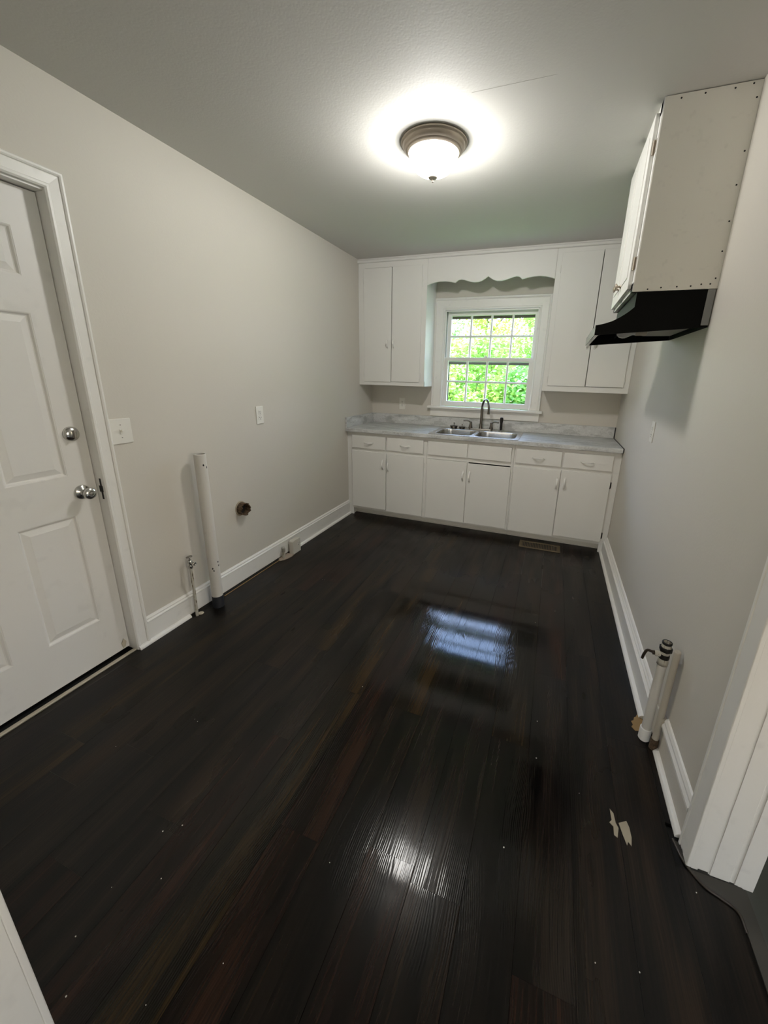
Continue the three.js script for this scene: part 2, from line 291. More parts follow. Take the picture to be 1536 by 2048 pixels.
// double-hung window in the back wall
{
  const w = setting('window_1', [1.249, 1.13, 0]);
  w.userData.label = 'white double-hung window above the sink with sixteen small panes';
  const L = 0.805, R = 1.695, T = 2.052, B = 1.128;
  part('window_casing', casingU2(L, R, T, B), M.trim, w);
  part('window_jamb', [bx(WX0, L, WY0, WY1, -0.14, 0.004), bx(R, WX1, WY0, WY1, -0.14, 0.004), bx(L, R, T, WY1, -0.14, 0.004), bx(WX0, WX1, 1.085, B - 0.012, -0.14, 0.0)], M.trim, w);
  part('window_stool', bx(0.663, 1.822, B - 0.025, B, -0.005, 0.062, 0.006), M.trim, w);
  part('window_apron', [bx(0.689, 1.796, 1.02, B - 0.025, 0, 0.016, 0.003), bx(0.689, 1.796, 1.024, 1.036, 0.016, 0.021, 0.002)], M.trim, w);
  part('window_stop', [bx(L, L + 0.012, B, T, -0.004, 0.006), bx(R - 0.012, R, B, T, -0.004, 0.006), bx(L, R, T - 0.012, T, -0.004, 0.006)], M.trim, w);
  function sash(name, zf, x0, x1, y0, y1, gx0, gx1, gy0, gy1, my) {
    const D = 0.032, fr = [bx(x0, gx0, y0, y1, zf - D, zf), bx(gx1, x1, y0, y1, zf - D, zf), bx(gx0 - 0.001, gx1 + 0.001, y0, gy0, zf - D, zf), bx(gx0 - 0.001, gx1 + 0.001, gy1, y1, zf - D, zf)];
    const s = part(name, fr, M.trim, w), n = 4, pw = (gx1 - gx0) / n, ys = [gy0, my, gy1];
    for (let i = 1; i < n; i++) part('muntin', run([[-0.01, -D + 0.004], [0.01, -D + 0.004], [0.01, -0.01], [0.006, -0.002], [-0.006, -0.002], [-0.01, -0.01]], (u, v, t) => [gx0 + pw * i + u, t, zf + v], gy0, gy1), M.trim, s);
    part('muntin', run([[-0.01, -D + 0.004], [-0.01, -0.01], [-0.006, -0.003], [0.006, -0.003], [0.01, -0.01], [0.01, -D + 0.004]], (u, v, t) => [t, my + u, zf + v], gx0, gx1), M.trim, s);
    for (let i = 0; i < n; i++) for (let k = 0; k < 2; k++) part('pane', bx(gx0 + pw * i + 0.004, gx0 + pw * (i + 1) - 0.004, ys[k] + 0.004, ys[k + 1] - 0.004, zf - 0.0205, zf - 0.0175, 0), M.glass, s);
    return s;
  }
  const up = sash('upper_sash', -0.058, L + 0.012, R - 0.012, 1.575, T - 0.004, 0.853, 1.657, 1.618, 2.008, 1.817);
  const low = sash('lower_sash', -0.018, L + 0.001, R - 0.001, B + 0.001, 1.613, 0.848, 1.647, 1.181, 1.582, 1.38);
  void up;
  const lock = part('sash_lock', [bx(1.205, 1.255, 1.6135, 1.62, -0.045, -0.022, 0.002), cyl(0.011, 0.012, 16).translate(1.23, 1.626, -0.034), bx(1.212, 1.24, 1.628, 1.634, -0.03, -0.016, 0.002)], M.plastic, low);
  void lock;
  part('storm_frame', [bx(L, R, 1.55, 1.578, -0.125, -0.11), bx(L, R, 1.985, T, -0.125, -0.11), bx(L, 0.842, B, T, -0.125, -0.11), bx(1.66, R, B, T, -0.125, -0.11), bx(L, R, B, 1.165, -0.125, -0.11)], M.storm, w, 'brown outer storm frame');
  function casingU2(l, r, t, b) {
    const k = 0.112 / 0.07, pr = [[0, 0], [0, 0.014], [0.007, 0.02], [0.016, 0.02], [0.02, 0.016], [0.084, 0.018], [0.088, 0.016], [0.092, 0.02], [0.1, 0.026], [0.108, 0.026], [0.113, 0.018], [0.113, 0]]; void k;
    const P = (x, y, v) => [x, y, v];
    const rings = [pr.map(([u, v]) => P(l - u, b, v)), pr.map(([u, v]) => P(l - u, t + u, v)), pr.map(([u, v]) => P(r + u * 0.9, t + u, v)), pr.map(([u, v]) => P(r + u * 0.9, b, v))];
    return [loft([rings[0], rings[1]], true, true), loft([rings[1], rings[2]], true, true), loft([rings[2], rings[3]], true, true), cap(rings[0]), cap(rings[3], true)];
  }
}

// baseboards
const CAPPROF = [[0, 0], [0, 0.012], [0.004, 0.0165], [0.012, 0.017], [0.02, 0.011], [0.026, 0.0115], [0.034, 0.006], [0.036, 0]];       // (up, out)
const SHOE = [[0, 0], [0, 0.018], [0.006, 0.0172], [0.012, 0.0135], [0.016, 0.008], [0.018, 0]];
const onLeft = (y, x) => (u, v, t) => [x + v, y + u, t];
const onRight = (y, x) => (u, v, t) => [x - v, y + u, t];
{
  const b = setting('baseboard_left', [0, 0, 1.7]);
  part('board', bx(0, 0.014, 0.012, 0.114, 0.586, 2.838), M.trim, b);
  part('cap_moulding', run(CAPPROF, onLeft(0.113, 0), 0.586, 2.838), M.trim, b);
  part('shoe_moulding', [...run(SHOE, onLeft(0, 0.014), 2.59, 2.905), bx(0, 0.014, 0, 0.012, 2.59, 2.838, 0)], M.trim, b);
  part('shoe_moulding', [...run(SHOE, onLeft(0, 0.014), 0.586, 1.545), bx(0, 0.014, 0, 0.012, 0.586, 1.545, 0)], M.trim, b);
  part('floor_edge', bx(0.03, 0.036, 0.0005, 0.004, 1.78, 2.34, 0.001), M.rawWood, b, 'bare yellowish wood edge');
  part('gap_shade_strip', bx(0.0, 0.029, 0.0003, 0.0015, 1.75, 2.52, 0), M.shadowGap, b, 'dark strip for the shade in the gap below the board');  // last part: flat dark strip painted in place of shade in the gap
}
{
  const b = setting('baseboard_right', [W, 0, 1.7]);
  part('board', bx(W - 0.03, W, 0, 0.114, 0.586, 2.425), M.trim, b);
  part('cap_moulding', run(CAPPROF, onRight(0.113, W - 0.0), 0.586, 2.4), M.trim, b);
  part('shoe_moulding', run(SHOE, onRight(0, W - 0.03), 0.586, 2.405), M.trim, b);
  part('board', bx(W - 0.006, W, 0, 0.128, 2.425, 2.9), M.wall, b, 'wall-coloured board');
  part('cap_moulding', run(CAPPROF.map(([u, v]) => [u * 1.5, v]), onRight(0.123, W), 2.568, 2.897), M.trim, b);
  part('shoe_moulding', run(SHOE, onRight(0, W - 0.006), 2.53, 2.889), M.trim, b);
  part('cap_block', bx(W - 0.02, W, 0.1, 0.146, 2.402, 2.432, 0.002), M.paleWood, b, 'pale bare end of the cap moulding');
  part('cap_block', bx(W - 0.018, W, 0.125, 0.165, 2.54, 2.566, 0.003), M.paleWood, b, 'pale bare end of the cap moulding');
  part('splintered_edge', ext(poly([[0.012, 0], [0.026, 0.004], [0.036, 0.02], [0.052, 0.03], [0.06, 0.052], [0.052, 0.075], [0.034, 0.096], [0.028, 0.082], [0.019, 0.074], [0.014, 0.056], [0.004, 0.048], [0.008, 0.03], [0, 0.016]]), 0.002).rotateX(-Math.PI / 2).translate(W - 0.085, 0.0006, 2.485), M.rawWood, b, 'splintered bare wood on the floor');
}
// white jamb and casing where the right wall ends, and the lining of the opening at the front
{
  const t = setting('trim_1', [2.55, 0, 2.95]);
  part('end_jamb', bx(W - 0.004, 2.638, 0.0, H - 0.001, 2.952, 2.972, 0.003), M.trim, t);
  part('wall_casing', [bx(W - 0.014, W, 0.0, H - 0.001, 2.9, 2.972, 0.003), bx(W - 0.017, W, 0.0, H - 0.001, 2.9, 2.912, 0.003)], M.trim, t);
  part('face_strip', [bx(2.53, 2.58, 0, H - 0.001, 2.972, 2.974, 0.0008), bx(2.592, 2.638, 0, H - 0.001, 2.972, 2.975, 0.0008)], M.trim, t);
  part('jamb_shade_strip', [bx(W - 0.0145, W - 0.001, 0.0002, 0.006, 2.9, 2.9745, 0.001), bx(W - 0.002, 2.6, 0.0002, 0.005, 2.97, 2.9765, 0.001), bx(2.5, 2.526, 0.004, 0.011, 2.97, 2.9752, 0.002), bx(2.47, 2.4795, 0.004, 0.014, 2.925, 2.94, 0.002)], M.shadowGap, t, 'dark ragged strip for the shade in the gap under the jamb');  // dark pieces laid on the trim in place of shade under it
  const f = setting('trim_2', [1.03, 0, 3.9]);
  part('end_jamb', bx(1.023, 1.043, 0, H - 0.001, 3.857, 3.975, 0.002), M.trim, f);
  part('wall_casing', [bx(0.965, 1.043, 0, H - 0.001, 3.845, 3.858, 0.003)], M.trim, f);
  const s = setting('trim_3', [2.55, 0, 3.05]);
  part('floor_strip', ext(poly([[2.452, -2.905], [2.487, -2.99], [2.51, -3.012], [2.545, -3.026], [2.583, -3.045], [2.583, -3.4], [2.583, -4.2], [2.62, -4.2], [2.62, -2.98], [2.48, -2.98], [2.466, -2.905]]), 0.0035).rotateX(-Math.PI / 2), M.greyStrip, s, 'grey worn strip along the floor edge');
  part('floor_lip', tube([[2.452, 0.002, 2.9], [2.466, 0.003, 2.955], [2.487, 0.003, 2.99], [2.51, 0.003, 3.012], [2.545, 0.003, 3.026], [2.578, 0.003, 3.045], [2.583, 0.002, 3.09]], 0.004, 40, 8), std([0.05, 0.04, 0.033], 0.35), s, 'curled dark floor edge around the jamb');
}
// crown strip above the back wall cabinets
struct('trim_4', run([[0, 0], [0, 0.008], [-0.01, 0.011], [-0.018, 0.019], [-0.03, 0.02], [-0.036, 0.015], [-0.036, 0]].map(([u, v]) => [u, v]), (u, v, t) => [t, H + u - 0.0005, 0.3115 + v], 0.001, W - 0.001), M.cabinet);
// hairline joint in the ceiling board
struct('trim_5', bx(1.48, 1.79, H - 0.0003, H + 0.001, 2.23, 2.2307, 0), std([0.5, 0.485, 0.455], 0.9));

// ------------------------------------------------------------------ cabinets
function pull(cx, cy, cz, vertical, parent, mat = M.cabinet, len = 0.092) {     // bow pull with flared feet, projecting along +z
  const n = 14, rings = [];
  for (let i = 0; i <= n; i++) {
    const t = i / n * 2 - 1, a = t * len / 2, out = 0.026 * (1 - t * t) + 0.0045, hw = 0.005 + 0.0042 * Math.pow(Math.abs(t), 3) + 0.003 * (1 - Math.abs(t)), th = 0.0034;
    const ring = []; for (let k = 0; k < 8; k++) { const q = k / 8 * Math.PI * 2, s = Math.cos(q) * hw, o = Math.sin(q) * th; ring.push(vertical ? [cx + s, cy + a, cz + out + o] : [cx + a, cy - s, cz + out + o]); }
    rings.push(ring);
  }
  const feet = [-1, 1].map((s) => bx(vertical ? cx - 0.006 : cx + s * len / 2 - 0.009, vertical ? cx + 0.006 : cx + s * len / 2 + 0.009, vertical ? cy + s * len / 2 - 0.009 : cy - 0.006, vertical ? cy + s * len / 2 + 0.009 : cy + 0.006, cz, cz + 0.006, 0.0025));
  return part('handle', [loft(rings), cap(rings[0], true), cap(rings[n]), ...feet], mat, parent);
}
function hinge(x, y, z, parent, mat = M.cabinet, label) { return part('hinge', [cyl(0.0042, 0.05, 10).translate(x, y, z + 0.004), bx(x - 0.006, x + 0.006, y - 0.022, y + 0.022, z - 0.0005, z + 0.0018, 0.0006), cyl(0.0028, 0.058, 8).translate(x, y, z + 0.004)], mat, parent, label); }

const FZ = 0.5835, DZ = 0.6;                               // face-frame plane and door front of the base cabinets
function baseCabinet(label, x0, x1, fronts, o) {
  const t = thing('base_cabinet', label, 'cabinet', [(x0 + x1) / 2, 0, 0.3]);
  const e = 0.0006, A = x0 + e, B = x1 - e;
  part('carcass', [bx(A, A + 0.016, 0.085, 0.874, 0.01, FZ - 0.019, 0), bx(B - 0.016, B, 0.085, 0.874, 0.01, FZ - 0.019, 0), bx(A + 0.016, B - 0.016, 0.085, 0.1, 0.01, FZ - 0.019, 0), bx(A + 0.016, B - 0.016, 0.1, 0.874, 0.01, 0.02, 0)], M.cabinet, t);
  const ff = [bx(A, B, 0.842, 0.875, FZ - 0.018, FZ - 0.0005), bx(A, B, 0.678, 0.722, FZ - 0.018, FZ - 0.0005), bx(A, B, 0.0705, 0.098, FZ - 0.018, FZ - 0.0005), bx(A, fronts[0].x[0] + 0.006, o.left ? 0 : 0.07, 0.8755, FZ - 0.019, FZ), bx(fronts[1].x[1] - 0.006, B, o.right ? 0 : 0.07, 0.8755, FZ - 0.019, FZ), bx(fronts[0].x[1] - 0.006, fronts[1].x[0] + 0.006, 0.07, 0.8755, FZ - 0.0195, FZ - 0.0002)];
  part('face_frame', ff, M.cabinet, t);
  const ta = o.left ? A + 0.05 : A, tb = o.right ? B - 0.05 : B;
  part('toe_board', [bx(ta, tb, 0.0, 0.07, 0.488, 0.502), bx(ta, tb, 0.0, 0.012, 0.502, 0.51, 0.003)], M.toe, t, 'greyish unpainted toe board');
  if (o.left || o.right) part('return_board', [o.left ? bx(A + 0.034, A + 0.05, 0, 0.07, 0.488, FZ - 0.019) : bx(B - 0.05, B - 0.034, 0, 0.07, 0.488, FZ - 0.019)], M.trim, t);
  for (const f of fronts) {
    const dr = part(o.false ? 'false_front' : 'drawer', bx(f.x[0] + 0.004, f.x[1] - 0.006, 0.717, 0.846, FZ + 0.0005, DZ + 0.001, 0.003), M.cabinet, t);
    if (!o.false) pull((f.x[0] + f.x[1]) / 2, 0.777, DZ + 0.001, false, dr);
    const yb = f.low ?? 0.092, yt = f.top ?? 0.685;
    const dg = bx(f.x[0], f.x[1], yb, yt, FZ + 0.0005, DZ + (f.proud ?? 0), 0.003);
    if (f.warp) { const p = dg.attributes.position; for (let i = 0; i < p.count; i++) if (p.getY(i) > 0.5 && p.getX(i) < (f.x[0] + f.x[1]) / 2) p.setZ(i, p.getZ(i) + f.warp); }
    const door = part('cabinet_door', dg, M.cabinet, t);
    pull(f.hx, f.hy, DZ + (f.proud ?? 0) + (f.warp ?? 0) * 0.8, true, door);
    const hxx = f.hx > (f.x[0] + f.x[1]) / 2 ? f.x[0] - 0.0052 : f.x[1] + 0.0052;
    const far = hxx > 2.4 || hxx < 0.06;
    for (const hy of [0.155, 0.6]) hinge(hxx, hy, FZ + 0.0008, t, hxx > 2.4 ? M.blackIron : M.cabinet, hxx > 2.4 ? 'dark bare hinge' : undefined); void far;
  }
  return t;
}
baseCabinet('white base cabinet against the left wall with two doors and two handled drawers', 0, 0.845, [{ x: [0.054, 0.43], hx: 0.4, hy: 0.572, low: 0.097, top: 0.687 }, { x: [0.437, 0.82], hx: 0.459, hy: 0.557, low: 0.087, top: 0.681, proud: 0.001, warp: 0.004 }], { left: true });
baseCabinet('white base cabinet below the sink with two plain fronts without handles', 0.845, 1.647, [{ x: [0.857, 1.239], hx: 1.207, hy: 0.547, low: 0.085, top: 0.677 }, { x: [1.2445, 1.63], hx: 1.268, hy: 0.544, low: 0.089, top: 0.67, proud: 0.001, warp: 0.003 }], { false: true });
baseCabinet('white base cabinet against the right wall with dark hinges on its end door', 1.647, W, [{ x: [1.656, 2.0425], hx: 2.021, hy: 0.57, low: 0.083, top: 0.682 }, { x: [2.0475, 2.43], hx: 2.081, hy: 0.577, low: 0.099, top: 0.69 }], { right: true });

// countertop with a cut-out for the sink
{
  const lam = dataTex(1024, 512, (i, j) => {
    const wx = 26 * (vnoise(i / 128, j / 64, 8, 8, 101) - 0.5);
    const n = 0.5 * vnoise(i / 90, (j + wx) / 22, 11, 23, 102) + 0.3 * vnoise(i / 30, (j + wx) / 9, 34, 57, 103) + 0.2 * vnoise(i / 8, j / 6, 128, 85, 104);
    const k = 0.61 + 0.32 * n + (Math.abs(n - 0.52) < 0.025 ? 0.05 : 0); return [k * 0.97, k * 0.975, k * 0.97];
  }, true);
  const mat = std([1, 1, 1], 0.4, { map: scaled(lam, 1.3, 0.62) });
  const t = thing('countertop', 'grey marbled laminate countertop with backsplash running from wall to wall', 'countertop', [1.24, 0.876, 0.31]);
  const s = poly([[0.001, -0.001], [2.475, -0.001], [2.475, -0.621], [0.001, -0.621]]), h = new THREE.Path();
  h.moveTo(0.868, -0.09); h.lineTo(0.868, -0.608); h.lineTo(1.656, -0.608); h.lineTo(1.656, -0.09); h.closePath(); s.holes.push(h);
  const slab = ext(s, 0.038).rotateX(-Math.PI / 2).translate(0, 0.8765, 0);
  const nose = run([[0, 0.62], [0, 0.624], [0.004, 0.6275], [0.03, 0.6275], [0.035, 0.6262], [0.038, 0.622], [0.038, 0.62]].map(([u, v]) => [u, v]), (u, v, q) => [q, 0.8765 + u, v], 0.001, 2.475);
  part('worktop', [slab, ...nose], mat, t);
  part('backsplash', bx(0.02, 2.475, 0.9145, 1.016, 0.001, 0.02, 0.003), mat, t);
  part('side_splash', bx(0.0005, 0.0198, 0.9145, 1.016, 0.001, 0.6275, 0.003), mat, t);
  part('black_strip', [bx(2.4755, 2.4835, 0.885, 0.916, 0.02, 0.629, 0.001), bx(2.4755, 2.4835, 0.914, 1.014, 0.004, 0.021, 0.001)], M.slot, t, 'black strip in the gap at the right wall');  // black strip closing the gap between worktop and wall
}
// double-bowl sink
{
  const t = thing('kitchen_sink', 'stainless steel double-bowl sink set into the grey countertop', 'sink', [1.262, 0.9145, 0.345]);
  const rr = (x0, x1, z0, z1, r, y, n = 6) => { const out = []; for (const [cx, cz, a0] of [[x1 - r, z1 - r, 0], [x0 + r, z1 - r, 1], [x0 + r, z0 + r, 2], [x1 - r, z0 + r, 3]]) for (let k = 0; k <= n; k++) { const a = (a0 + k / n) * Math.PI / 2; out.push([cx + r * Math.cos(a), y, cz + r * Math.sin(a)]); } return out; };
  const plate = (ring) => poly(ring.map(([x, , z]) => [x, -z]));
  const bowls = [[0.9, 1.246, 0.19, 0.572], [1.272, 1.636, 0.19, 0.578]];
  const s = plate(rr(0.855, 1.67, 0.078, 0.617, 0.03, 0));
  for (const b of bowls) { const h = new THREE.Path(); rr(...b, 0.075, 0).reverse().forEach(([x, , z], i) => (i ? h.lineTo(x, -z) : h.moveTo(x, -z))); h.closePath(); s.holes.push(h); }
  part('sink_deck', [ext(s, 0.0016, 0.0012).rotateX(-Math.PI / 2).translate(0, 0.9165, 0)], M.steel, t);
  for (const [x0, x1, z0, z1] of bowls) {
    const rings = [[0, 0.9192], [-0.004, 0.917], [-0.008, 0.905], [-0.014, 0.8], [-0.02, 0.765], [-0.036, 0.75], [-0.06, 0.745], [-0.13, 0.742]].map(([o, y]) => rr(x0 - o, x1 + o, z0 - o, z1 + o, Math.max(0.02, 0.075 + o * 0.4), y));
    const b = part('bowl', [loft(rings, true, false), cap(rings[7], false)], M.steel, t);
    part('drain', lathe([[0.0001, 0], [0.03, 0.001], [0.043, 0.004], [0.045, 0.002], [0.046, 0]], 28).translate((x0 + x1) / 2, 0.7425, (z0 + z1) / 2), M.darkNickel, b);
  }
}
{ // gooseneck faucet with two lever handles
  const t = thing('kitchen_faucet', 'dark brushed gooseneck faucet with two lever handles behind the sink', 'faucet', [1.258, 0.9185, 0.128]);
  const base = ext((() => { const s = new THREE.Shape(); s.absarc(1.164, -0.128, 0.022, Math.PI / 2, Math.PI * 1.5); s.absarc(1.352, -0.128, 0.022, -Math.PI / 2, Math.PI / 2); s.closePath(); return s; })(), 0.01, 0.002).rotateX(-Math.PI / 2).translate(0, 0.9215, 0);
  part('base_plate', base, M.satin, t);
  const dx = 0.52, dz = 0.854, sx = 1.258, sz = 0.128;
  const P = (r, y) => [sx + dx * r, y, sz + dz * r], pts = [[0, 0.96], [0, 1.0], [0, 1.06], [0, 1.12]];
  for (let k = 1; k <= 10; k++) { const a = Math.PI - k / 10 * Math.PI * 1.06; pts.push([0.085 + 0.085 * Math.cos(a), 1.135 + 0.088 * Math.sin(a)]); }
  pts.push([0.169, 1.1]);
  part('spout', [tube(pts.map(([r, y]) => P(r, y)), 0.0105, 64, 14), lathe([[0.0001, 0], [0.019, 0], [0.019, 0.006], [0.0145, 0.03], [0.0145, 0.048], [0.0125, 0.052], [0.0125, 0.2], [0.011, 0.21], [0.0001, 0.21]], 20).translate(sx, 0.931, sz), cyl(0.012, 0.018, 16).translate(...P(0.169, 1.1))], M.darkNickel, t);
  for (const [s, hx] of [[-1, 1.155], [1, 1.361]]) {
    const h = part('lever_handle', [lathe([[0.0001, 0], [0.021, 0], [0.021, 0.006], [0.0145, 0.03], [0.011, 0.05], [0.0125, 0.058], [0.0115, 0.066], [0.0001, 0.068]], 20).translate(hx, 0.931, 0.128), tube([[hx, 0.985, 0.128], [hx + s * 0.015, 1.0, 0.128], [hx + s * 0.035, 1.006, 0.13], [hx + s * 0.066, 1.004, 0.134]], 0.0068, 20, 10), cyl(0.0075, 0.012, 12).rotateZ(Math.PI / 2).translate(hx + s * 0.067, 1.004, 0.134)], M.darkNickel, t); void h;
  }
  const sp = thing('side_sprayer', 'dark upright pull-out sprayer standing right of the faucet', 'sprayer', [1.457, 0.9185, 0.128]);
  part('escutcheon', lathe([[0.0001, 0], [0.022, 0], [0.022, 0.004], [0.016, 0.014], [0.0001, 0.014]], 22).translate(1.457, 0.9185, 0.128), M.satin, sp);
  part('spray_head', lathe([[0.0001, 0.012], [0.011, 0.012], [0.0125, 0.04], [0.0115, 0.075], [0.0155, 0.1], [0.016, 0.128], [0.012, 0.136], [0.0001, 0.136]], 20).translate(1.457, 0.9185, 0.128), M.blackIron, sp);
  [[0.986, 0.135, 'left basket strainer set aside on the sink deck'], [1.07, 0.132, 'right basket strainer set aside on the sink deck, nearer the faucet']].forEach(([x, z, label]) => {
    const b = thing('basket_strainer', label, 'strainer', [x, 0.9185, z]); if (x > 1) b.scale.setScalar(0.82);
    part('basket', lathe([[0.0001, 0.0005], [0.03, 0.0005], [0.034, 0.006], [0.037, 0.02], [0.041, 0.024], [0.041, 0.027], [0.03, 0.028], [0.012, 0.031], [0.0001, 0.032]], 28).translate(x, 0.9185, z), M.darkNickel, b);
    part('post_knob', lathe([[0.0001, 0.03], [0.0045, 0.03], [0.0035, 0.046], [0.008, 0.05], [0.009, 0.056], [0.006, 0.06], [0.0001, 0.061]], 16).translate(x, 0.9185, z), M.satin, b);
  });
}

// wall cabinets on the back wall
const UZ = 0.3096;
function wallCabinet(label, x0, x1, doors) {
  const y0 = 1.3255, y1 = 2.4765, t = thing('wall_cabinet', label, 'cabinet', [(x0 + x1) / 2, y0, 0.155]), A = x0 + 0.0006, B = x1 - 0.0006;
  part('carcass', [bx(A, A + 0.018, y0, y1, 0.001, UZ - 0.018, 0), bx(B - 0.018, B, y0, y1, 0.001, UZ - 0.018, 0), bx(A + 0.018, B - 0.018, y0 + 0.004, y0 + 0.02, 0.001, UZ - 0.018, 0), bx(A + 0.018, B - 0.018, y1 - 0.02, y1, 0.001, UZ - 0.018, 0)], M.cabinet, t);
  part('face_frame', [bx(A, doors[0].x[0] + 0.008, y0, y1, UZ - 0.018, UZ), bx(doors[1].x[1] - 0.008, B, y0, y1, UZ - 0.018, UZ), bx(A, B, y0, 1.372, UZ - 0.018, UZ - 0.0002), bx(A, B, 2.395, y1, UZ - 0.018, UZ - 0.0002)], M.cabinet, t);
  for (const f of doors) {
    const d = part('cabinet_door', bx(f.x[0], f.x[1], f.y[0], f.y[1], UZ + 0.0004, UZ + 0.0095 + (f.proud ?? 0), 0.0025), M.cabinet, t);
    pull(f.hx, 1.72, UZ + 0.0095 + (f.proud ?? 0), true, d, M.cabinet, 0.075);
    const hx = f.hx > (f.x[0] + f.x[1]) / 2 ? f.x[0] - 0.004 : f.x[1] + 0.004;
    for (const hy of [1.425, 2.29]) hinge(hx, hy, UZ + 0.0006, t);
  }
}
wallCabinet('tall white two-door wall cabinet to the left of the window', 0, 0.7025, [{ x: [0.061, 0.3535], y: [1.358, 2.392], hx: 0.316 }, { x: [0.3585, 0.656], y: [1.364, 2.394], hx: 0.381 }]);
wallCabinet('tall white two-door wall cabinet to the right of the window, partly behind the range hood', 1.803, W, [{ x: [1.844, 2.1465], y: [1.372, 2.407], hx: 2.12 }, { x: [2.1515, 2.44], y: [1.374, 2.41], hx: 2.178, proud: 0.003 }]);
{ // scalloped valance board
  const v = thing('window_valance', 'white scalloped valance board bridging the two wall cabinets above the window', 'valance', [1.253, 2.22, 0.3]);
  const half = [[0, 2.27], [0.02, 2.256], [0.048, 2.24], [0.08, 2.23], [0.115, 2.229], [0.15, 2.234], [0.185, 2.245], [0.215, 2.254], [0.24, 2.258], [0.262, 2.254], [0.28, 2.24], [0.288, 2.232], [0.33, 2.242], [0.38, 2.249], [0.43, 2.25], [0.48, 2.244], [0.52, 2.234], [0.5495, 2.224]];
  const cx = 1.2528, s = new THREE.Shape(); s.moveTo(1.8024, 2.4765);
  const pts = [...half.map(([a, y]) => [cx + a, y]).reverse(), ...half.slice(1).map(([a, y]) => [cx - a, y])];
  pts.forEach(([x, y]) => s.lineTo(Math.min(1.8024, Math.max(0.7031, x)), y)); s.lineTo(0.7031, 2.4765); s.closePath();
  part('board', ext(s, 0.0186).translate(0, 0, UZ - 0.019), M.cabinet, v);
}
// cabinet above the range hood, on the right wall
{
  const x0 = 2.176, z0 = 1.375, z1 = 1.9876, y0 = 1.8, y1 = 2.4765;
  const t = thing('wall_cabinet', 'white cabinet on the right wall above the range hood, its side studded with screws', 'cabinet', [2.33, y0, 1.68]);
  part('carcass', [bx(x0 + 0.018, W - 0.001, y0 + 0.006, y0 + 0.02, z0 + 0.012, z1 - 0.004, 0), bx(x0 + 0.018, W - 0.001, y0, y1, z0, z0 + 0.012, 0), bx(x0 + 0.018, W - 0.001, y1 - 0.014, y1, z0 + 0.012, z1 - 0.004, 0)], M.cabinet, t);
  part('face_frame', [bx(x0, x0 + 0.018, y0, y0 + 0.035, z0, z1), bx(x0, x0 + 0.018, y1 - 0.05, y1, z0, z1), bx(x0, x0 + 0.018, y0, y1, z0, z0 + 0.04), bx(x0, x0 + 0.018, y0, y1, z1 - 0.045, z1), bx(x0, x0 + 0.0175, y0, y1, 1.66, 1.7)], M.cabinet, t);
  const side = part('side_panel', [bx(x0 + 0.003, W + 0.0, y0 - 0.002, y1 - 0.002, z1 - 0.0035, z1 + 0.0025, 0.001)], std([0.8, 0.775, 0.72], 0.6, { bumpMap: peelTrim, bumpScale: 0.0001, map: scaled(dirtMap, 0.5, 0.5) }), t, 'grey-beige unfinished side panel');
  for (const [x, y] of [[2.233, 2.461], [2.309, 2.463], [2.401, 2.462], [2.455, 2.466], [2.473, 2.423], [2.472, 2.262], [2.47, 2.155], [2.473, 2.035], [2.472, 1.932], [2.47, 1.836], [2.234, 1.806], [2.283, 1.81], [2.34, 1.811], [2.389, 1.811], [2.425, 1.816], [2.456, 1.816]])
    part('screw', lathe([[0.0001, 0.0012], [0.0026, 0.001], [0.0032, 0]], 10).rotateX(Math.PI / 2).translate(x, y, z1 + 0.0025), M.blackIron, side);
  for (const [a, b, kz] of [[1.395, 1.672, 1.645], [1.679, 1.957, 1.712]]) {
    const d = part('cabinet_door', [bx(x0 - 0.0165, x0 - 0.0005, 1.815, 2.442, a, b, 0.003), bx(x0 - 0.0195, x0 - 0.016, 1.87, 2.387, a + 0.055, b - 0.055, 0.001)], M.trim, t);
    part('knob', lathe([[0.0001, 0], [0.0095, 0], [0.0095, 0.002], [0.0045, 0.006], [0.004, 0.013], [0.009, 0.017], [0.0145, 0.021], [0.0145, 0.024], [0.009, 0.0285], [0.0001, 0.0295]], 22).rotateZ(Math.PI / 2).translate(x0 - 0.0165, 1.873, kz), M.bronze, d, 'small bronze knob');
  }
  for (const y of [1.913, 2.325]) part('hinge', [bx(x0 - 0.0015, x0 - 0.0003, y - 0.024, y + 0.024, 1.958, 1.983, 0.0004), cyl(0.0045, 0.05, 10).translate(x0 - 0.006, y, 1.963)], M.bronze, t, 'bronze hinge');
}
